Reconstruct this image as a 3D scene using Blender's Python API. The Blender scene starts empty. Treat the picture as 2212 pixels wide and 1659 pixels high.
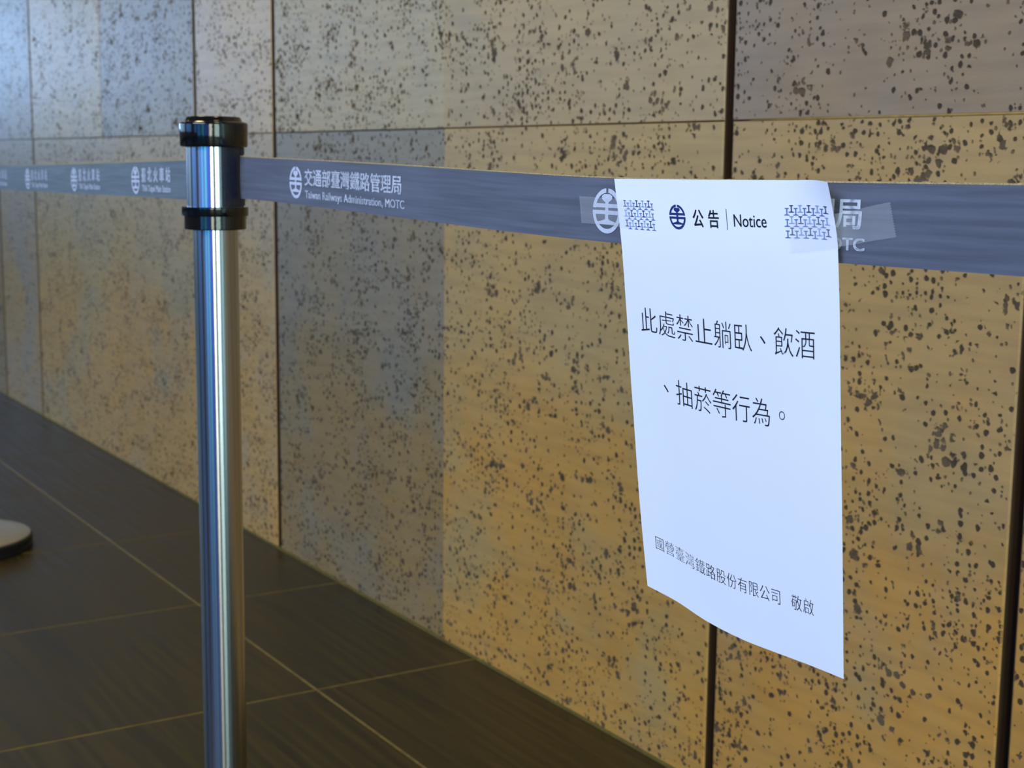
import bpy, bmesh, math, random
from mathutils import Vector, Matrix
import numpy as np

scene = bpy.context.scene
COL = scene.collection
random.seed(7)

# ------------------------------------------------------------------ camera
CAM = Vector((0.0, -1.3986, 0.9424))
cam_r = Vector((0.5324, 0.8464, 0.0104)).normalized()
cam_f = Vector((-0.8362, 0.5278, -0.1489)).normalized()
cam_u = cam_r.cross(cam_f).normalized()
cam_r = cam_f.cross(cam_u).normalized()
cd = bpy.data.cameras.new('camera')
cam = bpy.data.objects.new('camera', cd)
COL.objects.link(cam)
cam.matrix_world = Matrix(((cam_r.x, cam_u.x, -cam_f.x, CAM.x),
                           (cam_r.y, cam_u.y, -cam_f.y, CAM.y),
                           (cam_r.z, cam_u.z, -cam_f.z, CAM.z),
                           (0, 0, 0, 1)))
cd.sensor_width = 36.0
cd.lens = 36.0 * 3195.0 / 2212.0
cd.clip_start = 0.02
cd.dof.use_dof = True
cd.dof.focus_distance = 1.02
cd.dof.aperture_fstop = 17.0
scene.camera = cam

# ------------------------------------------------------------------ light
scene.view_settings.view_transform = 'Standard'
scene.view_settings.look = 'None'
scene.view_settings.gamma = 1.0
scene.view_settings.use_curve_mapping = False
scene.view_settings.exposure = 0.0
scene.cycles.use_denoising = True
scene.cycles.sample_clamp_indirect = 4.0

w = bpy.data.worlds.new('hall_air')
scene.world = w
w.use_nodes = True
w.node_tree.nodes['Background'].inputs[0].default_value = (0.60, 0.60, 0.62, 1)
w.node_tree.nodes['Background'].inputs[1].default_value = 0.14


def area(name, loc, target, sx, sy, power, col, spread=180):
    l = bpy.data.lights.new(name, 'AREA')
    l.shape = 'RECTANGLE'
    l.size, l.size_y = sx, sy
    l.energy, l.color = power, col
    l.spread = math.radians(spread)
    o = bpy.data.objects.new(name, l)
    COL.objects.link(o)
    o.location = loc
    d = Vector(target) - Vector(loc)
    o.rotation_euler = d.to_track_quat('-Z', 'Y').to_euler()
    return o


# cool ceiling panels of the hall, behind and above the photographer
area('hall_ceiling_light', (-0.8, -4.2, 3.4), (-1.2, -0.4, 0.6), 3.0, 1.6, 170, (0.66, 0.71, 1.0))
# warm downlights that wash the stone wall
for x in (-1.4, -3.6, -5.8, -8.0):
    area('wall_downlight', (x, -0.62, 3.1), (x, -0.25, 0.0), 0.5, 0.28, 7, (1.0, 0.74, 0.40), 150)
# blue display screen at the far end of the hall
area('far_screen_light', (-11.6, -1.5, 1.75), (-5.0, -0.6, 1.1), 1.5, 0.9, 62, (0.34, 0.58, 1.0))
# tall lit displays of the hall, mirrored in the chrome post (azimuth, width, colour, radiance)
POST = Vector((-1.640, -0.772, 0.0))
for az, deg, colr, rad, dist, hh in (
        (-150, 34, (0.38, 0.68, 1.0), 2.0, 9.0, 2.2),
        (-113, 24, (0.14, 0.40, 1.0), 2.2, 9.0, 2.2),
        (-84, 10, (0.06, 0.34, 1.0), 1.7, 8.0, 2.4),
        (-71, 11, (0.05, 0.42, 1.0), 1.9, 8.0, 3.2),
        (-57, 10, (0.08, 0.58, 1.0), 2.0, 8.0, 3.2),
        (-45, 10, (0.05, 0.16, 1.0), 2.0, 8.0, 3.2),
        (-31, 9, (0.95, 1.0, 0.84), 7.0, 8.0, 3.4),
        (-10, 15, (0.72, 1.0, 0.92), 5.6, 8.0, 3.4),
        (8, 12, (0.40, 0.72, 0.80), 1.0, 8.0, 3.2)):
    a = math.radians(az)
    sx = 2 * dist * math.tan(math.radians(deg / 2))
    pos = POST + Vector((math.cos(a) * dist, math.sin(a) * dist, 3.35 - hh / 2))
    if pos.y > -0.45:
        k = (-0.45 - POST.y) / (pos.y - POST.y)
        pos = POST + Vector((math.cos(a) * dist * k, math.sin(a) * dist * k, 3.35 - hh / 2))
        sx *= k
    pw = 1.42 * rad * sx * hh * math.pi
    area('hall_display_light', pos, (POST.x, POST.y, 3.35 - hh / 2), sx, hh, pw, colr)


# ------------------------------------------------------------------ helpers
def lin(r, g, b, a=1.0):
    f = lambda c: (c / 255 / 12.92) if c / 255 <= 0.04045 else ((c / 255 + 0.055) / 1.055) ** 2.4
    return (f(r), f(g), f(b), a)


def new_mat(name):
    m = bpy.data.materials.new(name)
    m.use_nodes = True
    nt = m.node_tree
    b = nt.nodes['Principled BSDF']
    return m, nt, b


class NT:
    """tiny node-building helper"""
    def __init__(s, nt): s.nt = nt
    def n(s, typ, **kw):
        nd = s.nt.nodes.new(typ)
        ins = kw.pop('ins', {})
        for k, v in kw.items(): setattr(nd, k, v)
        for k, v in ins.items():
            if hasattr(v, 'is_output'): s.nt.links.new(v, nd.inputs[k])
            else: nd.inputs[k].default_value = v
        return nd
    def math(s, op, a, b=None, c=None, clamp=False):
        nd = s.nt.nodes.new('ShaderNodeMath'); nd.operation = op; nd.use_clamp = clamp
        for i, v in enumerate((a, b, c)):
            if v is None: continue
            if hasattr(v, 'is_output'): s.nt.links.new(v, nd.inputs[i])
            else: nd.inputs[i].default_value = v
        return nd.outputs[0]
    def mix(s, fac, a, b, typ='MIX'):
        nd = s.nt.nodes.new('ShaderNodeMix'); nd.data_type = 'RGBA'; nd.blend_type = typ
        for i, v in ((0, fac), (6, a), (7, b)):
            if hasattr(v, 'is_output'): s.nt.links.new(v, nd.inputs[i])
            else: nd.inputs[i].default_value = v
        return nd.outputs[2]
    def ramp(s, fac, lo, hi, a=0.0, b=1.0, smooth=True):
        nd = s.nt.nodes.new('ShaderNodeMapRange')
        nd.interpolation_type = 'SMOOTHSTEP' if smooth else 'LINEAR'
        for i, v in enumerate((fac, lo, hi, a, b)):
            if hasattr(v, 'is_output'): s.nt.links.new(v, nd.inputs[i])
            else: nd.inputs[i].default_value = v
        return nd.outputs[0]
    def link(s, a, b): s.nt.links.new(a, b)


def stone_mat():
    m, nt, b = new_mat('pitted_stone')
    t = NT(nt)
    tc = t.n('ShaderNodeTexCoord').outputs['Object']
    oi = t.n('ShaderNodeObjectInfo')
    sep = t.n('ShaderNodeSeparateXYZ', ins={0: tc})
    X, Z = sep.outputs[0], sep.outputs[2]
    p2 = t.n('ShaderNodeCombineXYZ', ins={0: X, 1: Z, 2: 0.0}).outputs[0]
    # organic distortion of the pit outlines
    dn = t.n('ShaderNodeTexNoise', ins={'Vector': p2, 'Scale': 85.0, 'Detail': 2.0}).outputs['Color']
    dv = t.n('ShaderNodeVectorMath', operation='SUBTRACT', ins={0: dn, 1: (0.5, 0.5, 0.5)}).outputs[0]
    dv = t.n('ShaderNodeVectorMath', operation='SCALE', ins={0: dv, 'Scale': 0.007}).outputs[0]
    pd = t.n('ShaderNodeVectorMath', operation='ADD', ins={0: p2, 1: dv}).outputs[0]
    dens = oi.outputs['Alpha']
    # cluster masks
    cl = t.n('ShaderNodeTexNoise', ins={'Vector': p2, 'Scale': 9.0, 'Detail': 3.0, 'Roughness': 0.6}).outputs['Fac']
    clus = t.ramp(cl, 0.40, 0.68)
    cl2 = t.n('ShaderNodeTexNoise', ins={'Vector': p2, 'Scale': 16.0, 'Detail': 4.0, 'Roughness': 0.65}).outputs['Fac']
    clus2 = t.ramp(cl2, 0.50, 0.66)

    def layer(scale, rmin, rmax, keep, cmask, soft):
        v = t.n('ShaderNodeTexVoronoi', voronoi_dimensions='2D', feature='F1',
                ins={'Vector': pd, 'Scale': scale, 'Randomness': 1.0})
        c = t.n('ShaderNodeSeparateColor', ins={0: v.outputs['Color']})
        rnd, rnd2 = c.outputs[0], c.outputs[1]
        # fraction kept grows inside clusters
        k = t.math('MULTIPLY', t.math('ADD', t.math('MULTIPLY', cmask, 0.48), 0.075), keep)
        k = t.math('MULTIPLY', k, dens)
        on = t.math('LESS_THAN', rnd, k)
        r = t.ramp(rnd2, 0.0, 1.0, rmin, rmax, False)
        r = t.math('MULTIPLY', r, on)
        d = v.outputs['Distance']
        return t.math('MULTIPLY', t.ramp(t.math('SUBTRACT', r, d), -soft, soft), on)
    a = layer(78.0, 0.14, 0.34, 1.0, clus, 0.05)
    a2 = layer(62.0, 0.10, 0.24, 0.75, clus, 0.05)
    s = layer(150.0, 0.14, 0.36, 0.55, clus, 0.08)
    pd = t.n('ShaderNodeVectorMath', operation='ADD', ins={0: pd, 1: dv}).outputs[0]
    big = layer(66.0, 0.24, 0.50, 1.6, clus2, 0.06)
    big = t.math('MULTIPLY', big, t.ramp(clus2, 0.30, 0.62))
    pit = t.math('MAXIMUM', t.math('MAXIMUM', a, a2), t.math('MAXIMUM', t.math('MULTIPLY', s, 0.75), big))
    gn = t.n('ShaderNodeNewGeometry').outputs['Normal']
    ny = t.n('ShaderNodeSeparateXYZ', ins={0: gn}).outputs[1]
    face = t.ramp(ny, -0.75, -0.95)
    pit = t.math('MULTIPLY', pit, face)
    big = t.math('MULTIPLY', big, face)
    # body colour
    base = oi.outputs['Color']
    n1 = t.n('ShaderNodeTexNoise', ins={'Vector': p2, 'Scale': 2.6, 'Detail': 4.0, 'Roughness': 0.6}).outputs['Fac']
    n2 = t.n('ShaderNodeTexNoise', ins={'Vector': p2, 'Scale': 14.0, 'Detail': 5.0, 'Roughness': 0.65}).outputs['Fac']
    st = t.n('ShaderNodeMapping', ins={0: p2, 'Scale': (6.0, 60.0, 1.0)}).outputs[0]
    n3 = t.n('ShaderNodeTexNoise', ins={'Vector': st, 'Scale': 1.0, 'Detail': 3.0}).outputs['Fac']
    gold = t.mix(1.0, base, t.mix(t.ramp(Z, 0.80, 0.35), (1.06, 0.98, 0.76, 1), (1.34, 0.97, 0.42, 1)), 'MULTIPLY')
    grey = t.mix(1.0, base, (0.95, 0.96, 0.96, 1), 'MULTIPLY')
    low = t.ramp(Z, 0.85, 0.25, 0.0, 0.10)
    c = t.mix(t.ramp(t.math('SUBTRACT', n1, low), 0.36, 0.62), gold, grey)
    c = t.mix(t.ramp(n2, 0.30, 0.72, 0.0, 0.30), c, t.mix(1.0, base, (1.25, 1.15, 0.95, 1), 'MULTIPLY'))
    c = t.mix(t.ramp(n3, 0.35, 0.70, 0.0, 0.16), c, (0.05, 0.035, 0.02, 1))
    fine = t.n('ShaderNodeTexNoise', ins={'Vector': p2, 'Scale': 420.0, 'Detail': 2.0}).outputs['Fac']
    c = t.mix(t.ramp(fine, 0.3, 0.7, 0.0, 0.10), c, (0.10, 0.08, 0.05, 1))
    # rust rim around cavities and dark brown shade painted into the pits
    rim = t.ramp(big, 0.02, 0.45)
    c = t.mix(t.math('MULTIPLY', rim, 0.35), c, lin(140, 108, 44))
    pit_shade = t.mix(t.math('MULTIPLY', t.ramp(big, 0.1, 0.6), t.ramp(n2, 0.36, 0.56)), lin(36, 28, 17), lin(84, 68, 50))
    c = t.mix(t.math('MULTIPLY', pit, 0.90), c, pit_shade)
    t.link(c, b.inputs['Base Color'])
    rg = t.ramp(pit, 0, 1, 0.44, 0.9, False)
    t.link(rg, b.inputs['Roughness'])
    b.inputs['Specular IOR Level'].default_value = 0.42
    h = t.math('MULTIPLY', pit, -1.0)
    h = t.math('ADD', h, t.math('MULTIPLY', fine, 0.07))
    h = t.math('ADD', h, t.math('MULTIPLY', n2, 0.25))
    bp = t.n('ShaderNodeBump', ins={'Strength': 0.75, 'Distance': 0.0035, 'Height': h})
    t.link(bp.outputs[0], b.inputs['Normal'])
    return m


def tile_mat():
    m, nt, b = new_mat('dark_wood_grain_tile')
    t = NT(nt)
    tc = t.n('ShaderNodeTexCoord').outputs['Object']
    oi = t.n('ShaderNodeObjectInfo')
    mp = t.n('ShaderNodeMapping', ins={0: tc, 'Scale': (2.2, 60.0, 1.0), 'Rotation': (0, 0, 0.0)}).outputs[0]
    n = t.n('ShaderNodeTexNoise', ins={'Vector': mp, 'Scale': 1.0, 'Detail': 6.0, 'Roughness': 0.6}).outputs['Fac']
    n2 = t.n('ShaderNodeTexNoise', ins={'Vector': tc, 'Scale': 3.0, 'Detail': 3.0}).outputs['Fac']
    c = t.mix(t.ramp(n, 0.32, 0.68), lin(36, 29, 6), lin(64, 53, 18))
    c = t.mix(t.ramp(n2, 0.35, 0.7, 0, 0.5), c, lin(52, 43, 16))
    t.link(c, b.inputs['Base Color'])
    t.link(t.ramp(n, 0.3, 0.7, 0.36, 0.48), b.inputs['Roughness'])
    b.inputs['Specular IOR Level'].default_value = 0.26
    bp = t.n('ShaderNodeBump', ins={'Strength': 0.12, 'Distance': 0.001, 'Height': n})
    t.link(bp.outputs[0], b.inputs['Normal'])
    return m


def plain(name, col, rough=0.5, metal=0.0, spec=0.5, nscale=None, namp=0.15, bump=0.0):
    m, nt, b = new_mat(name)
    t = NT(nt)
    b.inputs['Roughness'].default_value = rough
    b.inputs['Metallic'].default_value = metal
    b.inputs['Specular IOR Level'].default_value = spec
    if nscale:
        tc = t.n('ShaderNodeTexCoord').outputs['Object']
        n = t.n('ShaderNodeTexNoise', ins={'Vector': tc, 'Scale': nscale, 'Detail': 4.0}).outputs['Fac']
        dk = (col[0] * (1 - namp), col[1] * (1 - namp), col[2] * (1 - namp), 1)
        t.link(t.mix(t.ramp(n, 0.3, 0.7), dk, col), b.inputs['Base Color'])
        if bump:
            bp = t.n('ShaderNodeBump', ins={'Strength': bump, 'Distance': 0.001, 'Height': n})
            t.link(bp.outputs[0], b.inputs['Normal'])
    else:
        b.inputs['Base Color'].default_value = col
    return m


def steel_mat():
    m, nt, b = new_mat('polished_steel')
    t = NT(nt)
    b.inputs['Metallic'].default_value = 1.0
    b.inputs['Roughness'].default_value = 0.19
    b.inputs['Anisotropic'].default_value = 0.93
    tg = t.n('ShaderNodeTangent', direction_type='RADIAL', axis='Z')
    t.link(tg.outputs[0], b.inputs['Tangent'])
    b.inputs['Anisotropic Rotation'].default_value = 0.25
    tc = t.n('ShaderNodeTexCoord').outputs['Object']
    mp = t.n('ShaderNodeMapping', ins={0: tc, 'Scale': (260.0, 260.0, 1.5)}).outputs[0]
    n = t.n('ShaderNodeTexNoise', ins={'Vector': mp, 'Scale': 1.0, 'Detail': 3.0}).outputs['Fac']
    t.link(t.mix(t.ramp(n, 0.3, 0.7), (0.34, 0.36, 0.39, 1), (0.44, 0.45, 0.48, 1)), b.inputs['Base Color'])
    return m


def belt_mat(name, col):
    m, nt, b = new_mat(name)
    t = NT(nt)
    uv = t.n('ShaderNodeUVMap').outputs[0]
    wv = t.n('ShaderNodeMapping', ins={0: uv, 'Scale': (1.0, 1.0, 1.0)}).outputs[0]
    w1 = t.n('ShaderNodeTexWave', wave_type='BANDS', bands_direction='DIAGONAL',
             ins={'Vector': wv, 'Scale': 520.0, 'Distortion': 0.4, 'Detail': 0.0}).outputs['Fac']
    st = t.n('ShaderNodeMapping', ins={0: uv, 'Scale': (7.0, 210.0, 1.0)}).outputs[0]
    n = t.n('ShaderNodeTexNoise', ins={'Vector': st, 'Scale': 1.0, 'Detail': 4.0, 'Roughness': 0.55}).outputs['Fac']
    f = t.n('ShaderNodeTexNoise', ins={'Vector': uv, 'Scale': 1400.0, 'Detail': 1.0}).outputs['Fac']
    lo = tuple(c * 0.72 for c in col[:3]) + (1,)
    hi = tuple(min(1, c * 1.25) for c in col[:3]) + (1,)
    c = t.mix(t.ramp(n, 0.30, 0.70), lo, hi)
    c = t.mix(t.ramp(f, 0.3, 0.7, 0, 0.25), c, lo)
    c = t.mix(t.math('MULTIPLY', w1, 0.16), c, hi)
    t.link(c, b.inputs['Base Color'])
    b.inputs['Roughness'].default_value = 0.62
    b.inputs['Specular IOR Level'].default_value = 0.4
    b.inputs['Sheen Weight'].default_value = 0.15
    h = t.math('ADD', w1, f)
    bp = t.n('ShaderNodeBump', ins={'Strength': 0.35, 'Distance': 0.0003, 'Height': h})
    t.link(bp.outputs[0], b.inputs['Normal'])
    return m


def paper_mat():
    m, nt, b = new_mat('white_paper')
    t = NT(nt)
    tc = t.n('ShaderNodeTexCoord').outputs['Object']
    n = t.n('ShaderNodeTexNoise', ins={'Vector': tc, 'Scale': 9.0, 'Detail': 2.0}).outputs['Fac']
    n2 = t.n('ShaderNodeTexNoise', ins={'Vector': tc, 'Scale': 900.0, 'Detail': 2.0}).outputs['Fac']
    b.inputs['Base Color'].default_value = (0.86, 0.89, 0.93, 1)
    b.inputs['Roughness'].default_value = 0.75
    b.inputs['Specular IOR Level'].default_value = 0.25
    h = t.math('ADD', t.math('MULTIPLY', n, 1.0), t.math('MULTIPLY', n2, 0.02))
    bp = t.n('ShaderNodeBump', ins={'Strength': 0.35, 'Distance': 0.004, 'Height': h})
    t.link(bp.outputs[0], b.inputs['Normal'])
    return m


def tape_mat():
    m, nt, b = new_mat('clear_tape')
    t = NT(nt)
    out = nt.nodes['Material Output']
    b.inputs['Base Color'].default_value = (0.86, 0.88, 0.88, 1)
    b.inputs['Roughness'].default_value = 0.42
    tr = t.n('ShaderNodeBsdfTransparent')
    tr.inputs[0].default_value = (0.99, 0.99, 0.99, 1)
    mx = t.n('ShaderNodeMixShader', ins={0: 0.085})
    t.link(tr.outputs[0], mx.inputs[1]); t.link(b.outputs[0], mx.inputs[2])
    t.link(mx.outputs[0], out.inputs['Surface'])
    return m


M = {
    'stone': stone_mat(),
    'tile': tile_mat(),
    'grout': plain('olive_grout', lin(128, 112, 54), 0.85, spec=0.1, nscale=40, namp=0.3),
    'mortar': plain('dark_joint_mortar', lin(52, 42, 28), 0.9, nscale=60, namp=0.4),
    'goldstrip': plain('ochre_seam_strip', lin(190, 150, 60), 0.7, nscale=40, namp=0.35),
    'channel': plain('dark_bronze_channel', lin(72, 52, 34), 0.5, 0.0, 0.35, nscale=12, namp=0.2),
    'sealant': plain('olive_sealant', lin(112, 98, 40), 0.6, nscale=30, namp=0.3),
    'steel': steel_mat(),
    'black': plain('glossy_black_plastic', lin(9, 10, 13), 0.10, 0.0, 0.6, nscale=350, namp=0.3, bump=0.05),
    'clip': plain('navy_black_plastic', lin(30, 33, 52), 0.42, 0.0, 0.4, nscale=90, namp=0.35),
    'rubber': plain('black_rubber', lin(20, 21, 24), 0.5, 0.0, 0.4, nscale=60, namp=0.3),
    'dish': plain('satin_steel', lin(190, 184, 165), 0.38, 0.9, 0.5, nscale=30, namp=0.12),
    'belt': belt_mat('slate_blue_webbing', lin(86, 91, 104)),
    'beltb': belt_mat('slate_grey_webbing', lin(86, 103, 108)),
    'edge': plain('selvage_warm_light', lin(205, 176, 118), 0.7, nscale=900, namp=0.5),
    'print': plain('woven_white_print', lin(212, 218, 226), 0.7, nscale=900, namp=0.18),
    'paper': paper_mat(),
    'ink': plain('black_ink', lin(14, 15, 26), 0.6),
    'navy': plain('navy_ink', lin(14, 32, 104), 0.6),
    'mid': plain('mid_blue_ink', lin(84, 110, 172), 0.6),
    'pale': plain('pale_blue_ink', lin(138, 160, 214), 0.6),
    'tape': tape_mat(),
}


def tag(o, label=None, cat=None, group=None, kind=None):
    if label: o['label'] = label
    if cat: o['category'] = cat
    if group: o['group'] = group
    if kind: o['kind'] = kind
    return o


def mesh_obj(name, verts, faces, mat, parent=None, smooth=False, uvs=None):
    me = bpy.data.meshes.new(name)
    me.from_pydata([tuple(v) for v in verts], [], faces)
    me.materials.append(mat)
    if uvs is not None:
        lay = me.uv_layers.new(name='UVMap')
        for lp in me.loops:
            lay.data[lp.index].uv = uvs[lp.vertex_index]
    if smooth:
        for p in me.polygons: p.use_smooth = True
    me.update()
    o = bpy.data.objects.new(name, me)
    COL.objects.link(o)
    if parent is not None: o.parent = parent
    return o


def empty(name, loc, rz=0.0):
    o = bpy.data.objects.new(name, None)
    COL.objects.link(o)
    o.location = loc
    o.rotation_euler = (0, 0, rz)
    o.empty_display_size = 0.1
    return o


def box_data(x0, x1, y0, y1, z0, z1):
    v = [(x0, y0, z0), (x1, y0, z0), (x1, y1, z0), (x0, y1, z0), (x0, y0, z1), (x1, y0, z1), (x1, y1, z1), (x0, y1, z1)]
    f = [(0, 3, 2, 1), (4, 5, 6, 7), (0, 1, 5, 4), (1, 2, 6, 5), (2, 3, 7, 6), (3, 0, 4, 7)]
    return v, f


def slab_data(x0, x1, z0, z1, yf, yb, cx, cz):
    """wall slab: front face at yf chamfered by cx / cz, back at yb"""
    c = 0.0014
    v = [(x0 + cx, yf, z0 + cz), (x1 - cx, yf, z0 + cz), (x1 - cx, yf, z1 - cz), (x0 + cx, yf, z1 - cz),
         (x0, yf + c, z0), (x1, yf + c, z0), (x1, yf + c, z1), (x0, yf + c, z1),
         (x0, yb, z0), (x1, yb, z0), (x1, yb, z1), (x0, yb, z1)]
    f = [(0, 1, 2, 3)]
    for i in range(4):
        j = (i + 1) % 4
        f.append((4 + i, 4 + j, j, i))
        f.append((8 + i, 8 + j, 4 + j, 4 + i))
    f.append((11, 10, 9, 8))
    return v, f


# ------------------------------------------------------------------ wall
bv, bf = box_data(-13.0, 3.2, 0.028, 0.20, -0.12, 3.2)
wall = mesh_obj('wall_back', bv, bf, M['mortar'])
tag(wall, 'wall faced with large pitted golden brown stone slabs', kind='structure')

HALF = 0.010
# left of -5.96 the wide bay runs to -7.60
grooves = [-12.0, -11.37, -9.74, -9.21, -7.59, -5.96, -5.432, -3.792, -3.273, -1.646, -1.110, 0.52, 1.05, 2.68]
SEAM = 1.0025
SG = 0.0009
tint_low = {
    (-1.110, 0): (lin(190, 156, 100), 1.0),
    (-1.646, 0): (lin(192, 158, 102), 1.05),
    (-3.273, 0): (lin(152, 139, 114), 0.95),
    (-3.273, 1): (lin(196, 164, 104), 0.85),
    (-3.792, 0): (lin(194, 170, 128), 0.95),
    (-5.432, 0): (lin(192, 170, 126), 0.8),
    (-5.432, 1): (lin(192, 168, 124), 0.85),
    (-5.96, 0): (lin(176, 160, 136), 0.4),
    (-7.59, 1): (lin(150, 140, 120), 0.9),
}
tint_up = {
    (-1.110, 0): (lin(160, 138, 104), 0.9),
    (-1.646, 0): (lin(152, 130, 104), 0.85),
    (-3.273, 0): (lin(184, 162, 118), 1.05),
    (-3.273, 1): (lin(180, 154, 108), 0.9),
    (-3.792, 0): (lin(202, 174, 132), 0.8),
    (-5.432, 0): (lin(196, 172, 128), 0.75),
    (-5.432, 1): (lin(164, 152, 134), 1.0),
    (-5.96, 0): (lin(168, 158, 142), 0.7),
}
for gi in range(len(grooves) - 1):
    g0, g1 = grooves[gi], grooves[gi + 1]
    cols = [(g0 + HALF, g1 - HALF)]
    if g1 - g0 > 1.0:
        mid = {(-3.273): -2.4645, (-5.432): -4.612}.get(g0, (g0 + g1) / 2)
        cols = [(g0 + HALF, mid - 0.0006), (mid + 0.0006, g1 - HALF)]
    for ci, (xa, xb) in enumerate(cols):
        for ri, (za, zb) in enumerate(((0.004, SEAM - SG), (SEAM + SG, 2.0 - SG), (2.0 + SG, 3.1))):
            yf = 0.0
            if (g0, ci) == (-3.273, 0) and ri == 0: yf = 0.0015
            if (g0, ci) == (-1.110, 0): yf = 0.0
            if ri == 1: yf = {(-1.646, 0): -0.0012, (-5.432, 0): -0.0010}.get((g0, ci), 0.0)
            v, f = slab_data(xa, xb, za, zb, yf, 0.027, 0.0022, 0.0008)
            # chamfer wide only on groove sides; butt joints keep a tight edge
            nv = []
            for k, q in enumerate(v):
                q = list(q)
                if k < 4 and len(cols) == 2:
                    if ci == 0 and k in (1, 2): q[0] = xb - 0.0008
                    if ci == 1 and k in (0, 3): q[0] = xa + 0.0008
                nv.append(q)
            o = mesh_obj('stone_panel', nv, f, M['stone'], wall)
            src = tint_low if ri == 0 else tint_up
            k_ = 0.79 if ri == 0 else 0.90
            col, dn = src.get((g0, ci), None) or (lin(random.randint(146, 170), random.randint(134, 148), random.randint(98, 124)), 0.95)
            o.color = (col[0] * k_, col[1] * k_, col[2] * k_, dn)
for g in grooves[1:-1]:
    v, f = [], []
    for q in (box_data(g - 0.0082, g + 0.0082, 0.0245, 0.0275, 0.0, 3.1),
              box_data(g - 0.0098, g - 0.0082, 0.0022, 0.0275, 0.0, 3.1),
              box_data(g + 0.0082, g + 0.0098, 0.0022, 0.0275, 0.0, 3.1)):
        f += [tuple(k + len(v) for k in r) for r in q[1]]
        v += q[0]
    mesh_obj('metal_channel', v, f, M['channel'], wall)
# ochre strip along the horizontal seam of the narrow bay at the right
v, f = box_data(-1.60, -1.13, -0.0006, 0.02, SEAM - 0.0006, SEAM + 0.0026)
v = [(q[0], q[1], SEAM - 0.0002 if (q[0] < -1.5 and q[2] < SEAM) else (SEAM + 0.0004 if q[0] < -1.5 else q[2])) for q in v]
mesh_obj('seam_strip', v, f, M['goldstrip'], wall)
v, f = box_data(-12.0, 2.68, -0.0035, 0.020, 0.0002, 0.0042)
mesh_obj('sealant_bead', v, f, M['sealant'], wall)

# ------------------------------------------------------------------ floor
v, f = box_data(-13.0, 3.2, -10.0, 0.028, -0.12, -0.0004)
floor = mesh_obj('floor', v, f, M['grout'])
tag(floor, 'dark wood-grain tiled floor with thin olive grout', kind='structure')
TX0, TY0, TS, GW = -2.337, -0.332, 0.600, 0.0021
tile_me = {}


def tile_mesh(sx, sy):
    key = (round(sx, 3), round(sy, 3))
    if key not in tile_me:
        c = 0.0008
        hx, hy = sx / 2 - GW, sy / 2 - GW
        vv = []
        for (ix, iy, z) in ((hx - c, hy - c, 0.0), (hx, hy, -c), (hx, hy, -0.008)):
            vv += [(-ix, -iy, z), (ix, -iy, z), (ix, iy, z), (-ix, iy, z)]
        ff = [(0, 1, 2, 3), (11, 10, 9, 8)]
        for r in range(2):
            for i in range(4):
                j = (i + 1) % 4
                ff.append((4 * (r + 1) + i, 4 * (r + 1) + j, 4 * r + j, 4 * r + i))
        me = bpy.data.meshes.new('floor_tile')
        me.from_pydata(vv, [], ff)
        me.materials.append(M['tile'])
        tile_me[key] = me
    return tile_me[key]


for i in range(-12, 6):
    for j in range(-5, 1):
        xa = TX0 + i * TS
        ya, yb = TY0 + (j - 1) * TS, TY0 + j * TS
        if j == 1: pass
        me = tile_mesh(TS, TS)
        o = bpy.data.objects.new('floor_tile', me)
        COL.objects.link(o)
        o.location = (xa + TS / 2, (ya + yb) / 2, 0)
        o.parent = floor
    me = tile_mesh(TS, 0.332)
    o = bpy.data.objects.new('floor_tile', me)
    COL.objects.link(o)
    o.location = (TX0 + i * TS + TS / 2, -0.166 - 0.0, 0)
    o.parent = floor
vv, ff = [], []
for i in range(-17, 9):
    for j in range(-15, 1):
        if -12 <= i < 6 and j >= -5: continue
        xa = TX0 + i * TS
        ya = TY0 + (j - 1) * TS
        bv, bf = box_data(xa + GW, xa + TS - GW, ya + GW, ya + TS - GW, -0.008, 0.0)
        n0 = len(vv)
        vv += bv
        ff += [tuple(k + n0 for k in q) for q in bf]
far_tiles = mesh_obj('outer_floor_tiles', vv, ff, M['tile'], floor)
far_tiles['kind'] = 'stuff'


# ------------------------------------------------------------------ lathe parts
def lathe(name, prof, mat, parent, seg=72, a0=0.0, a1=360.0, smooth=True, closed=False, split=35):
    """prof: list of (radius, z) from bottom to top, outside surface"""
    full = abs(a1 - a0) >= 359.9
    na = seg if full else seg + 1
    vv, ff = [], []
    for k in range(na):
        a = math.radians(a0 + (a1 - a0) * k / seg)
        for r, z in prof:
            vv.append((r * math.cos(a), r * math.sin(a), z))
    n = len(prof)
    for k in range(seg):
        k2 = (k + 1) % na
        for i in range(n - 1 + (1 if closed else 0)):
            i2 = (i + 1) % n
            ff.append((k * n + i, k2 * n + i, k2 * n + i2, k * n + i2))
    if not full:
        ff.append(tuple(range(n)))
        ff.append(tuple((na - 1) * n + i for i in reversed(range(n))))
    o = mesh_obj(name, vv, ff, mat, parent)
    bm = bmesh.new(); bm.from_mesh(o.data)
    bmesh.ops.remove_doubles(bm, verts=bm.verts, dist=1e-6)
    bmesh.ops.dissolve_degenerate(bm, edges=bm.edges, dist=1e-6)
    bmesh.ops.recalc_face_normals(bm, faces=bm.faces)
    for e in bm.edges:
        if len(e.link_faces) == 2 and e.calc_face_angle(0) > math.radians(split): e.smooth = False
    for fc in bm.faces: fc.smooth = smooth
    bm.to_mesh(o.data); bm.free()
    return o


def copy_tree(o, parent=None):
    c = o.copy()
    COL.objects.link(c)
    c.parent = parent
    for ch in list(o.children):
        copy_tree(ch, c)
    return c


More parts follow.
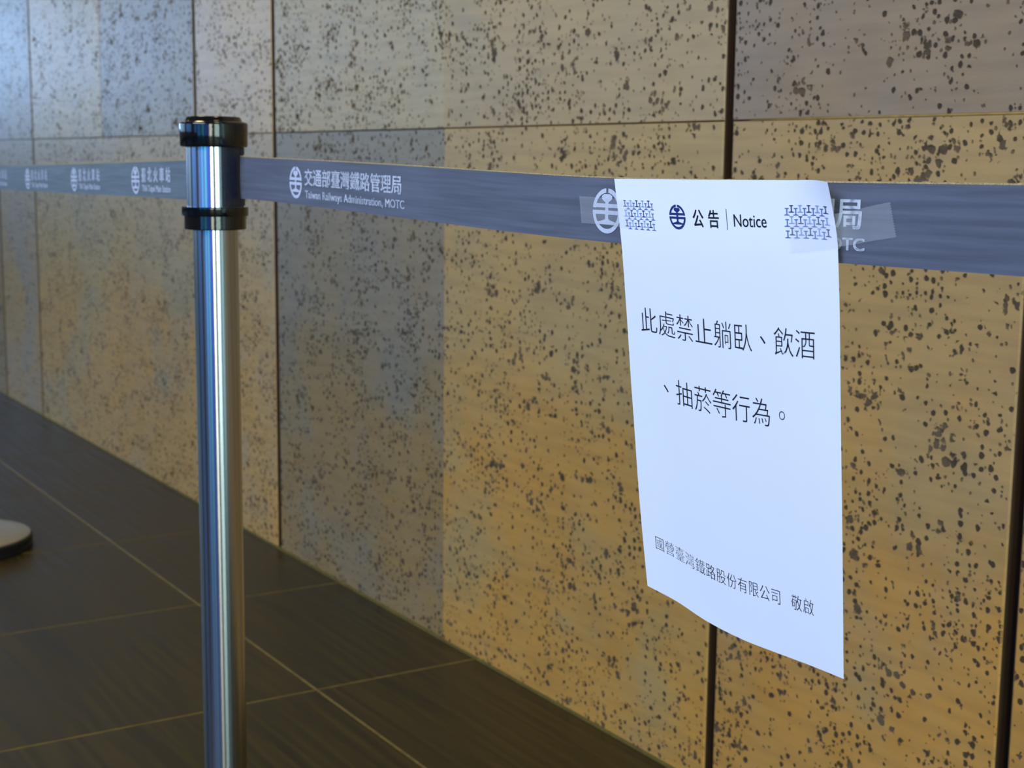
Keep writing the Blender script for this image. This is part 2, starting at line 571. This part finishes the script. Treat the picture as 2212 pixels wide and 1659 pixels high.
# ------------------------------------------------------------------ barrier posts
post = empty('barrier_post', (POST.x, POST.y, 0.0), 0.0)
tag(post, 'chrome barrier post with glossy black cap standing between the two belts',
    'barrier post', 'retractable barrier posts')
lathe('pole', [(0.0, 0.030), (0.0256, 0.030), (0.0256, 0.8625), (0.0, 0.8625)], M['steel'], post, 96)
ring = lathe('collar', [(0.0260, 0.8612), (0.0346, 0.8612), (0.0352, 0.8620), (0.0352, 0.8765), (0.0376, 0.8768),
                        (0.0380, 0.8775), (0.0380, 0.8862), (0.0374, 0.8870), (0.0260, 0.8870)], M['black'], post, 96)
lathe('belt_housing', [(0.0, 0.8865), (0.0318, 0.8865), (0.0318, 0.9562), (0.0, 0.9562)], M['steel'], post, 96)
# moulded plastic outlet on the side the right belt leaves from, and its twin at the back left
outlet = lathe('belt_outlet', [(0.0316, 0.8872), (0.0330, 0.8872), (0.0330, 0.9552), (0.0316, 0.9552)],
               M['clip'], post, 24, a0=-7, a1=84, closed=True)
for (aa, ab, rr, z0, z1) in ((44, 48, 0.0342, 0.8875, 0.9550), (52, 76, 0.0344, 0.8880, 0.8965), (52, 76, 0.0344, 0.9462, 0.9550),
                             (-6, 0, 0.0338, 0.8875, 0.9080), (0, 12, 0.0336, 0.8875, 0.8960)):
    lathe('outlet_rib', [(0.0325, z0), (rr, z0 + 0.0006), (rr, z1 - 0.0006), (0.0325, z1)], M['clip'], outlet, 8,
          a0=aa, a1=ab, closed=True)
lathe('belt_outlet', [(0.0316, 0.8872), (0.0332, 0.8872), (0.0332, 0.9552), (0.0316, 0.9552)],
      M['clip'], post, 16, a0=150, a1=196, closed=True)
cap = lathe('cap', [(0.0, 0.9550), (0.0368, 0.9550), (0.0378, 0.9556), (0.0382, 0.9566),
                    (0.0388, 0.9802), (0.0384, 0.9818), (0.0372, 0.9828), (0.0330, 0.9838), (0.0322, 0.9846),
                    (0.0310, 0.9880), (0.0296, 0.9892), (0.0262, 0.9894), (0.0250, 0.9884), (0.0, 0.9878)],
            M['black'], post, 96, split=50)
lathe('base_ring', [(0.150, 0.0), (0.170, 0.0), (0.1725, 0.002), (0.1725, 0.012), (0.1700, 0.0135), (0.1700, 0.0165),
                    (0.1720, 0.018), (0.1720, 0.028), (0.1690, 0.031), (0.150, 0.031)], M['rubber'], post, 96, closed=True)
lathe('base_plate', [(0.0, 0.004), (0.1685, 0.004), (0.1685, 0.031), (0.1680, 0.0335), (0.1640, 0.0350), (0.1300, 0.0400),
                     (0.0900, 0.0440), (0.0450, 0.0470), (0.0400, 0.0500), (0.0330, 0.0560), (0.0257, 0.0580), (0.0, 0.0580)],
      M['dish'], post, 96)
far_post = copy_tree(post)
far_post.location = (-3.660, -0.6707, 0)
far_post.rotation_euler = (0, 0, math.radians(-3))
tag(far_post, 'round steel barrier post base with black rubber rim at the left edge of the floor', 'barrier post',
    'retractable barrier posts')
near_post = copy_tree(post)
near_post.location = (0.345, -0.768, 0)
near_post.rotation_euler = (0, 0, math.radians(180))
tag(near_post, 'barrier post off to the right holding the other end of the dark belt', 'barrier post',
    'retractable barrier posts')


# ------------------------------------------------------------------ belts
def hermite(pts, t):
    T = [p[0] for p in pts]
    n = len(T)
    t = min(max(t, T[0]), T[-1])
    i = 0
    while i < n - 2 and t > T[i + 1]: i += 1

    def slope(k):
        if k == 0: a, b = 0, 1
        elif k == n - 1: a, b = n - 2, n - 1
        else:
            h0, h1 = T[k] - T[k - 1], T[k + 1] - T[k]
            return [(h0 * (pts[k + 1][c] - pts[k][c]) / h1 + h1 * (pts[k][c] - pts[k - 1][c]) / h0) / (h0 + h1)
                    for c in range(1, len(pts[0]))]
        return [(pts[b][c] - pts[a][c]) / (T[b] - T[a]) for c in range(1, len(pts[0]))]
    h = T[i + 1] - T[i]
    s = (t - T[i]) / h
    m0, m1 = slope(i), slope(i + 1)
    out = []
    for c in range(1, len(pts[0])):
        p0, p1 = pts[i][c], pts[i + 1][c]
        out.append((2 * s**3 - 3 * s**2 + 1) * p0 + (s**3 - 2 * s**2 + s) * h * m0[c - 1] +
                   (-2 * s**3 + 3 * s**2) * p1 + (s**3 - s**2) * h * m1[c - 1])
    return out


# (x, y, z_top, z_bottom)
RB = [(-1.6110, -0.7512, 0.9450, 0.8970), (-1.5615, -0.7493, 0.9439, 0.8965), (-1.3851, -0.7526, 0.9412, 0.8935),
      (-1.1795, -0.7576, 0.9375, 0.8896), (-1.0149, -0.7628, 0.9340, 0.8864), (-0.9072, -0.7656, 0.9320, 0.8853),
      (-0.8600, -0.7657, 0.9316, 0.8850), (-0.7290, -0.7662, 0.9321, 0.8850), (-0.6410, -0.7665, 0.9325, 0.8848),
      (-0.5740, -0.7666, 0.9330, 0.8855), (-0.5080, -0.7667, 0.9335, 0.8861), (-0.10, -0.7675, 0.9380, 0.8905),
      (0.3085, -0.768, 0.9452, 0.8975)]
LB = [(-3.6215, -0.6563, 0.9260, 0.8790), (-3.0050, -0.6907, 0.9246, 0.8780), (-2.5750, -0.7158, 0.9283, 0.8825),
      (-2.2420, -0.7352, 0.9328, 0.8866), (-1.9780, -0.7503, 0.9366, 0.8899), (-1.7670, -0.7628, 0.9397, 0.8919),
      (-1.6745, -0.7688, 0.9410, 0.8935)]


def belt_point(tab, x, t, off=0.0):
    y, zt, zb = hermite(tab, x)
    e = 0.002
    y2 = hermite(tab, x + e)[0]
    y1 = hermite(tab, x - e)[0]
    tx, ty = 2 * e, (y2 - y1)
    L = math.hypot(tx, ty)
    # slight cupping of the webbing across its height
    cup = 0.0010 * (1 - (2 * t - 1) ** 2)
    nx, ny = ty / L, -tx / L      # towards the camera side (-y)
    cup = 0.0006 * (1 - (2 * t - 1) ** 2)
    return Vector((x + nx * (off + cup), y + ny * (off + cup), zt + (zb - zt) * t))


def make_belt(tab, mat, x0, x1, nx, label):
    root = empty('barrier_belt', belt_point(tab, x0, 1.0))
    nt_ = 8
    vv, ff, uv = [], [], []
    for side, off in ((0, 0.0005), (1, -0.0005)):
        for i in range(nx + 1):
            x = x0 + (x1 - x0) * i / nx
            for j in range(nt_ + 1):
                vv.append(belt_point(tab, x, j / nt_, off) - root.location)
                uv.append((x, 0.048 * (1 - j / nt_)))
    st = nt_ + 1
    N = (nx + 1) * st
    for i in range(nx):
        for j in range(nt_):
            a = i * st + j
            ff.append((a, a + 1, a + 1 + st, a + st))
            b = N + a
            ff.append((b, b + st, b + st + 1, b + 1))
        a, b = i * st, i * st + nt_
        ff.append((a, a + st, N + a + st, N + a))
        ff.append((b, N + b, N + b + st, b + st))
    for j in range(nt_):
        for i in (0, nx):
            a = i * st + j
            ff.append((a, N + a, N + a + 1, a + 1))
    body = mesh_obj('webbing', vv, ff, mat, root, True, uv)
    bm = bmesh.new(); bm.from_mesh(body.data)
    bmesh.ops.recalc_face_normals(bm, faces=bm.faces)
    for e in bm.edges:
        if len(e.link_faces) == 2 and e.calc_face_angle(0) > 0.6: e.smooth = False
    bm.to_mesh(body.data); bm.free()
    # stitched selvage along the upper edge, warm light put into its gold colour
    vv, ff = [], []
    n2 = nx * 3
    for i in range(n2 + 1):
        x = x0 + (x1 - x0) * i / n2
        wob = 0.00012 * math.sin(i * 2.1)
        p = belt_point(tab, x, 0.0) - root.location
        for dy, dz in ((-0.0008, -0.0006), (-0.0008, 0.0004 + wob), (0.0008, 0.0004 + wob), (0.0008, -0.0006)):
            vv.append(p + Vector((0, dy, dz)))
    for i in range(n2):
        for k in range(4):
            k2 = (k + 1) % 4
            ff.append((i * 4 + k, (i + 1) * 4 + k, (i + 1) * 4 + k2, i * 4 + k2))
    ff.append((0, 1, 2, 3)); ff.append((n2 * 4 + 3, n2 * 4 + 2, n2 * 4 + 1, n2 * 4))
    mesh_obj('selvage', vv, ff, M['edge'], root)
    tag(root, label, 'barrier belt', 'printed barrier belts')
    return root


right_belt = make_belt(RB, M['belt'], -1.6110, 0.3085, 150,
                       'dark slate belt right of the chrome post, with white lettering, holding the paper notice')
left_belt = make_belt(LB, M['beltb'], -3.6215, -1.6745, 100,
                      'blue-grey belt left of the chrome post, with a row of small white emblems')
left_belt.name = 'barrier_belt'


# ------------------------------------------------------------------ lettering
def glyphs(text, offset=0.0, res=4):
    """flat outline mesh of a text in em units; negative offset thins, positive thickens the strokes"""
    if offset > 0:
        P, F = glyphs_raw(text, 0.0, res)
        PP, FF = [], []
        for dx, dy in ((-1, -1), (1, -1), (-1, 1), (1, 1)):
            n0 = len(PP)
            PP += [(p[0] + dx * offset, p[1] + dy * offset * 0.7) for p in P]
            FF += [tuple(k + n0 for k in f) for f in F]
        return PP, FF
    A0, L0 = None, None
    P, F = glyphs_raw(text, 0.0, res)
    if offset == 0.0: return P, F
    A0, L0 = outline(P, F)
    A1, L1 = outline(*glyphs_raw(text, -0.001, res))
    for k in range(14):
        o = offset * (1 - 0.045 * k)
        P2, F2 = glyphs_raw(text, o, res)
        A, L = outline(P2, F2)
        if min(abs(A - (A0 + o * L0)), abs(A - (A1 + (o + 0.001) * L1))) < 0.08 * A0: return P2, F2
    return P, F


def outline(P, F):
    A, cnt = 0.0, {}
    for f in F:
        n = len(f)
        A += abs(sum(P[f[i]][0] * P[f[(i + 1) % n]][1] - P[f[(i + 1) % n]][0] * P[f[i]][1] for i in range(n))) / 2
        for i in range(n):
            e = (min(f[i], f[(i + 1) % n]), max(f[i], f[(i + 1) % n]))
            cnt[e] = cnt.get(e, 0) + 1
    L = sum(math.hypot(P[a][0] - P[b][0], P[a][1] - P[b][1]) for (a, b), c in cnt.items() if c == 1)
    return A, L


def glyphs_raw(text, offset=0.0, res=4):
    cu = bpy.data.curves.new('lettering', 'FONT')
    cu.body = text
    cu.size = 1.0
    cu.offset = offset
    cu.resolution_u = res
    ob = bpy.data.objects.new('lettering', cu)
    COL.objects.link(ob)
    bpy.context.view_layer.update()
    dg = bpy.context.evaluated_depsgraph_get()
    me = bpy.data.meshes.new_from_object(ob.evaluated_get(dg))
    bm = bmesh.new(); bm.from_mesh(me)
    bmesh.ops.remove_doubles(bm, verts=bm.verts, dist=1e-5)
    P = [(v.co.x, v.co.y) for v in bm.verts]
    F = [tuple(v.index for v in f.verts) for f in bm.faces]
    bm.free()
    bpy.data.meshes.remove(me)
    bpy.data.objects.remove(ob)
    bpy.data.curves.remove(cu)
    return P, F


def fit(P, x0, x1, y0, y1):
    xs = [p[0] for p in P]; ys = [p[1] for p in P]
    ax, bx, ay, by = min(xs), max(xs), min(ys), max(ys)
    return [(x0 + (p[0] - ax) / (bx - ax) * (x1 - x0), y0 + (p[1] - ay) / (by - ay) * (y1 - y0)) for p in P]


def lay(name, items, mapper, mat, parent):
    """items: list of (P, F) in surface coordinates, mapper(u, v) -> local point"""
    vv, ff = [], []
    for P, F in items:
        n0 = len(vv)
        vv += [mapper(*p) for p in P]
        for q in F:
            q = tuple(k + n0 for k in q)
            ff.append(q)
    return mesh_obj(name, vv, ff, mat, parent)


def poly(pts): return (list(pts), [tuple(range(len(pts)))])


def ring_arc(a0, a1, ro, ri, n=20):
    P, F = [], []
    for i in range(n + 1):
        a = math.radians(a0 + (a1 - a0) * i / n)
        P += [(ro * math.cos(a), ro * math.sin(a)), (ri * math.cos(a), ri * math.sin(a))]
    for i in range(n):
        F.append((2 * i, 2 * i + 2, 2 * i + 3, 2 * i + 1))
    return P, F


def emblem():
    """round railway emblem in a unit circle, y up"""
    S = []
    gap0, gap1 = 0.02, 0.14           # thin break between the two halves
    ri = 0.80

    def ang(y, r=1.0): return math.degrees(math.asin(y / r))
    S.append(ring_arc(ang(gap1), 85.5, 1.0, ri))
    S.append(ring_arc(94.5, 180 - ang(gap1), 1.0, ri))
    S.append(ring_arc(180 - ang(gap0), 360 + ang(gap0), 1.0, ri, 40))
    # bars spanning the ring
    S.append(poly([(-0.97, gap1), (0.97, gap1), (0.90, 0.32), (-0.90, 0.32)]))
    S.append(poly([(-0.97, -0.16), (0.97, -0.16), (0.98, gap0), (-0.98, gap0)]))
    # rail head, stem and foot
    S.append(poly([(-0.22, 0.43), (0.22, 0.43), (0.36, 0.52), (0.36, 0.66), (0.22, 0.74), (-0.22, 0.74), (-0.36, 0.66), (-0.36, 0.52)]))
    S.append(poly([(-0.11, 0.30), (0.11, 0.30), (0.11, 0.37), (0.22, 0.44), (-0.22, 0.44), (-0.11, 0.37)]))
    S.append(poly([(-0.11, -0.36), (0.11, -0.36), (0.11, 0.31), (-0.11, 0.31)]))
    S.append(poly([(-0.11, -0.34), (-0.20, -0.40), (-0.66, -0.50), (-0.70, -0.60), (0.70, -0.60), (0.66, -0.50), (0.20, -0.40), (0.11, -0.34)]))
    return S


def place(S, cx, cy, rx, ry):
    return [([(cx + p[0] * rx, cy + p[1] * ry) for p in P], F) for P, F in S]


def belt_print(tab, root, x0, cjk, lat, lw, t_c, t_l, dlogo, xt, slope=0.0, bold=0.018):
    """x0: left edge of the emblem; xt: (start, end) of the text; t_c / t_l: rows as fractions of the belt height"""
    loc = root.location.copy()
    mp = lambda x, t: belt_point(tab, x, t, 0.0009) - loc
    t0, t1 = t_c[2], t_c[3]
    S = place(emblem(), x0 + dlogo / 2, (t0 + t1) / 2, dlogo / 2, -(t1 - t0) / 2)
    if len(cjk) > 6:
        P, F = glyphs(cjk, bold)
        S.append((fit(P, xt[0], xt[1], t_c[1], t_c[0]), F))
    else:
        pitch = (xt[1] - xt[0]) / (len(cjk) - 0.27)
        for k, ch in enumerate(cjk):
            P, F = glyphs(ch, bold)
            S.append((fit(P, xt[0] + k * pitch, xt[0] + (k + 0.73) * pitch, t_c[1], t_c[0]), F))
    P, F = glyphs(lat, 0.020 if len(lat) > 30 else 0.035)
    S.append((fit(P, xt[0] + 0.001, xt[1] + lw, t_l[1], t_l[0]), F))
    return lay('printed_emblem_and_text', S, mp, M['print'], root)


CJ = '交通部臺灣鐵路管理局'
LA = 'Taiwan Railways Administration, MOTC'
belt_print(RB, right_belt, -1.4743, CJ, LA, 0.006, (0.195, 0.565, 0.16, 0.865), (0.665, 0.885), 0.0340, (-1.4330, -1.2075))
belt_print(RB, right_belt, -0.8920, CJ, LA, 0.003, (0.188, 0.575, 0.168, 0.865), (0.680, 0.885), 0.0350, (-0.8480, -0.6213))
belt_print(RB, right_belt, -0.3100, CJ, LA, 0.003, (0.188, 0.575, 0.168, 0.865), (0.680, 0.885), 0.0350, (-0.2660, -0.0390))
for s in (0.2500, 0.6190, 0.9880, 1.3570, 1.7260):
    d = Vector((-3.6275 + 1.767, 0))
    x = -1.762 - s * 0.9983
    belt_print(LB, left_belt, x, '臺北火車站', 'TRA Taipei Main Station', 0.000, (0.17, 0.58, 0.13, 0.93), (0.66, 0.90), 0.0420,
               (x + 0.0530, x + 0.1890), bold=0.030)

# ------------------------------------------------------------------ paper notice
PL = [(0.0, -0.86056, -0.77, 0.93086), (0.14623, -0.85068, -0.77, 0.88733), (0.27689, -0.84975, -0.76593, 0.84766),
      (0.5245, -0.85223, -0.75666, 0.77271), (0.82818, -0.85379, -0.74484, 0.68095), (1.0, -0.85266, -0.738, 0.62899)]
PR = [(0.0, -0.63824, -0.770, 0.93237), (0.05317, -0.63837, -0.770, 0.9173), (0.12473, -0.63651, -0.77, 0.8954),
      (0.22197, -0.63488, -0.7687, 0.86542), (0.4947, -0.63466, -0.76237, 0.78138), (0.66357, -0.63504, -0.75826, 0.72936),
      (1.0, -0.63638, -0.75, 0.62573)]
PT = [(0.0, -0.86056, -0.77, 0.93086), (0.2618, -0.80209, -0.77, 0.93144), (0.52098, -0.7442, -0.77, 0.93196),
      (0.79336, -0.68336, -0.77, 0.93273), (0.95427, -0.64787, -0.770, 0.93302), (1.0, -0.63824, -0.770, 0.93237)]
PB = [(0.0, -0.85266, -0.738, 0.62899), (0.16901, -0.81605, -0.73687, 0.62563), (0.2969, -0.78854, -0.7368, 0.62128),
      (0.50842, -0.74256, -0.73853, 0.61917), (0.66731, -0.7081, -0.74109, 0.6208), (0.82354, -0.67438, -0.74491, 0.62328),
      (1.0, -0.63638, -0.75, 0.62573)]


def paper_point(u, v, off=0.0):
    L, R_, T, B = hermite(PL, v), hermite(PR, v), hermite(PT, u), hermite(PB, u)
    p = []
    for c in range(3):
        p.append((1 - u) * L[c] + u * R_[c] + (1 - v) * T[c] + v * B[c]
                 - ((1 - u) * (1 - v) * PL[0][c + 1] + u * (1 - v) * PR[0][c + 1]
                    + (1 - u) * v * PL[-1][c + 1] + u * v * PR[-1][c + 1]))
    # faint buckling between the taped corners and down the sheet
    p[1] += -0.0012 + 0.0012 * math.sin(5.0 * u + 2.2 * v) * min(1.0, max(0.0, v - 0.25) * 3) * (1 - 0.3 * v)
    # the sheet lies on the webbing where it is taped and hangs free below
    zz = max(0.0, 0.8835 - p[2])
    lim = hermite(RB, p[0])[0] - 0.0027 + 0.40 * zz
    k_ = 0.0012
    h_ = max(k_ - abs(p[1] - lim), 0.0) / k_
    p[1] = min(p[1], lim) - h_ * h_ * k_ * 0.25 - off
    # the upper right corner curls off the webbing
    p[1] -= 0.009 * max(0.0, (u - 0.80) / 0.20) ** 1.6 * max(0.0, 1 - v / 0.13) ** 1.6
    return Vector(p)


sheet = empty('notice_sheet', paper_point(0.5, 1.0))
tag(sheet, 'white paper notice with blue header and black writing taped to the belt', 'notice')
sl = sheet.location.copy()
NU, NV = 36, 48
vv, ff = [], []
for side, off in ((0, 0.0), (1, -0.00018)):
    for i in range(NU + 1):
        for j in range(NV + 1):
            vv.append(paper_point(i / NU, j / NV, off) - sl)
st = NV + 1
N = (NU + 1) * st
for i in range(NU):
    for j in range(NV):
        a = i * st + j
        ff.append((a, a + 1, a + 1 + st, a + st))
        b = N + a
        ff.append((b, b + st, b + st + 1, b + 1))
for i in range(NU):
    for j in (0, NV):
        a = i * st + j
        q = (a, a + st, N + a + st, N + a)
        ff.append(q if j == 0 else q[::-1])
for j in range(NV):
    for i in (0, NU):
        a = i * st + j
        q = (a, N + a, N + a + 1, a + 1)
        ff.append(q if i == 0 else q[::-1])
body = mesh_obj('paper', vv, ff, M['paper'], sheet, True)
bm = bmesh.new(); bm.from_mesh(body.data)
bmesh.ops.recalc_face_normals(bm, faces=bm.faces)
for e in bm.edges:
    if len(e.link_faces) == 2 and e.calc_face_angle(0) > 0.6: e.smooth = False
bm.to_mesh(body.data); bm.free()
pmap = lambda u, v: paper_point(u, v, 0.00020) - sl
PWm, PHm = 0.217, 0.307


def stroke(pts, w=0.046):
    out = []
    for (ax, ay), (bx, by) in zip(pts, pts[1:]):
        L = math.hypot(bx - ax, by - ay)
        tx, ty = (bx - ax) / L * w / 2, (by - ay) / L * w / 2
        out.append(poly([(ax - ty - tx, ay + tx - ty), (ax + ty - tx, ay - tx - ty), (bx + ty + tx, by - tx + ty), (bx - ty + tx, by + tx + ty)]))
    return out


def deng():
    """the character for 'and so on', drawn stroke by stroke"""
    S = []
    for q in (((0.21, 0.84), (0.07, 0.65)), ((0.17, 0.755), (0.47, 0.755)), ((0.27, 0.74), (0.34, 0.64)),
              ((0.61, 0.84), (0.49, 0.66)), ((0.57, 0.755), (0.94, 0.755)), ((0.70, 0.74), (0.77, 0.64)),
              ((0.17, 0.555), (0.84, 0.555)), ((0.50, 0.65), (0.50, 0.43)), ((0.06, 0.425), (0.95, 0.425)),
              ((0.08, 0.27), (0.93, 0.27)), ((0.68, 0.37), (0.68, -0.03), (0.52, -0.05)), ((0.24, 0.19), (0.35, 0.06))):
        S += stroke(q)
    P, F = [], []
    for p, f in S:
        n0 = len(P)
        P += p
        F += [tuple(k + n0 for k in g) for g in f]
    return P, F


def char_row(chars, uc, vc, em, off, xs=1.0):
    """chars centred at uc[i]; em in metres"""
    out = []
    for ch, u in zip(chars, uc):
        P, F = deng() if ch == '等' else glyphs(ch, off)
        if ch in '、。':
            xx = [p[0] for p in P]; yy = [p[1] for p in P]
            cx, cy = (min(xx) + max(xx)) / 2, (min(yy) + max(yy)) / 2
        else:
            cx, cy = 0.5, 0.37
        out.append(([(u + (p[0] - cx) * em * xs / PWm, vc - (p[1] - cy) * em / PHm) for p in P], F))
    return out


rows = []
rows += char_row('此處禁止躺臥、飲酒', [0.1162 + 0.0924 * k for k in range(9)], 0.3254, 0.0196, -0.011, 1.02)
rows += char_row('、抽菸等行為。', [0.1860 + 0.0938 * k for k in range(7)], 0.4768, 0.0196, -0.011, 1.02)
rows += char_row('國營臺灣鐵路股份有限公司', [0.0928 + 0.0544 * k for k in range(12)], 0.8720, 0.0113, -0.014, 1.02)
rows += char_row('敬啟', [0.7895, 0.8445], 0.8720, 0.0113, -0.014, 1.02)
for k0, k1 in ((0, 9), (9, 16), (16, 28), (28, 30)):
    lay('notice_text', rows[k0:k1], pmap, M['ink'], sheet)
hdr = []
for ch, a, b_ in (('公', 0.3805, 0.4312), ('告', 0.4535, 0.5030)):
    P, F = glyphs(ch, 0.015)
    hdr.append((fit(P, a, b_, 0.1025, 0.0650), F))
hdr.append(poly([(0.5375, 0.0618), (0.5397, 0.0618), (0.5397, 0.1050), (0.5375, 0.1050)]))
P, F = glyphs('Notice', 0.004)
hdr.append((fit(P, 0.5695, 0.7118, 0.0982, 0.0727), F))
lay('header_text', hdr, pmap, M['ink'], sheet)
lay('header_emblem', place(emblem(), 0.3060, 0.0828, 0.0392, -0.0270), pmap, M['navy'], sheet)

tshape = [poly([(0.22, 0.86), (0.78, 0.86), (0.84, 0.91), (0.80, 1.0), (0.20, 1.0), (0.16, 0.91)]),
          poly([(0.41, 0.14), (0.59, 0.14), (0.59, 0.87), (0.41, 0.87)]),
          poly([(0.0, 0.0), (1.0, 0.0), (0.96, 0.09), (0.59, 0.17), (0.41, 0.17), (0.04, 0.09)])]


def rail_pattern(u0, u1, v0, v1, start_b):
    sets = {'navy': [], 'mid': [], 'pale': []}
    pw = (u1 - u0) / 10.6
    rh = (v1 - v0) / 3.0
    for r in range(3):
        for k in range(10):
            is_b = (k % 2 == 0) if start_b else (k % 2 == 1)
            ak = k // 2
            if is_b: nm = 'mid'
            else: nm = 'navy' if (ak + r) % 2 == 0 else 'pale'
            uu = u0 + k * pw + (0.0 if not is_b else 0.0)
            vt = v0 + r * rh + (0.26 * rh if is_b else 0.0)
            sets[nm] += place(tshape, uu, vt + 0.68 * rh, pw * 1.32, -0.68 * rh)
    return sets


for args in ((0.0325, 0.1970, 0.0495, 0.1185, False), (0.7870, 0.9840, 0.0520, 0.1185, True)):
    for nm, S in rail_pattern(*args).items():
        lay('header_pattern', S, pmap, M[nm], sheet)


# ------------------------------------------------------------------ adhesive tape
def tape(cols, label, jag_right=False, jag_left=False, n=14):
    """cols: list of (x, y, z_top, z_bottom) left to right"""
    rows_ = 28
    vv, ff = [], []
    xs = [c[0] for c in cols]
    cc = [(c[0], c[1], c[2], c[3]) for c in cols]
    m = n * (len(cols) - 1)
    for side, off in ((0, -0.00012), (1, 0.0)):
        for i in range(m + 1):
            x = xs[0] + (xs[-1] - xs[0]) * i / m
            y, zt, zb = hermite(cc, x)
            for j in range(rows_ + 1):
                t = j / rows_
                lean = 0.0060 * (t - 0.5) if jag_right else (0.0035 * (t - 0.5))
                dx = 0.0
                if i == m and jag_right: dx = 0.0009 * (1 if j % 2 else -0.3) + lean
                elif i == 0 and jag_left: dx = 0.0006 * (1 if j % 2 else -0.3) + lean
                elif jag_right: dx = lean * i / m
                elif jag_left: dx = lean * (1 - i / m)
                vv.append(Vector((x + dx, y + off, zt + (zb - zt) * t)))
    st = rows_ + 1
    N = (m + 1) * st
    for i in range(m):
        for j in range(rows_):
            a = i * st + j
            ff.append((a, a + 1, a + 1 + st, a + st))
            b = N + a
            ff.append((b, b + st, b + st + 1, b + 1))
        a, b = i * st, i * st + rows_
        ff.append((a, a + st, N + a + st, N + a)); ff.append((b, N + b, N + b + st, b + st))
    for j in range(rows_):
        for i in (0, m):
            a = i * st + j
            ff.append((a, N + a, N + a + 1, a + 1) if i == 0 else (a + 1, N + a + 1, N + a, a))
    org = vv[len(vv) // 2].copy()
    o = mesh_obj('adhesive_tape', [q - org for q in vv], ff, M['tape'])
    o.location = org
    return tag(o, label, 'tape', 'clear tape strips on the notice')


tape([(-0.9066, -0.7681, 0.9174, 0.8978), (-0.880, -0.7682, 0.9171, 0.8976), (-0.8650, -0.7690, 0.9169, 0.8974), (-0.8570, -0.7722, 0.9168, 0.8973),
      (-0.838, -0.7722, 0.9167, 0.8972)],
     'clear tape strip over the belt emblem at the left edge of the notice', jag_left=True)
tape([(-0.6760, -0.7722, 0.9080, 0.8890), (-0.6420, -0.7724, 0.9130, 0.8938), (-0.6365, -0.7723, 0.9140, 0.8948), (-0.6300, -0.7692, 0.9152, 0.8960),
      (-0.6120, -0.7688, 0.9190, 0.8996), (-0.5965, -0.7688, 0.9218, 0.9022)],
     'clear tape strip with a jagged torn end at the right edge of the notice', jag_right=True)
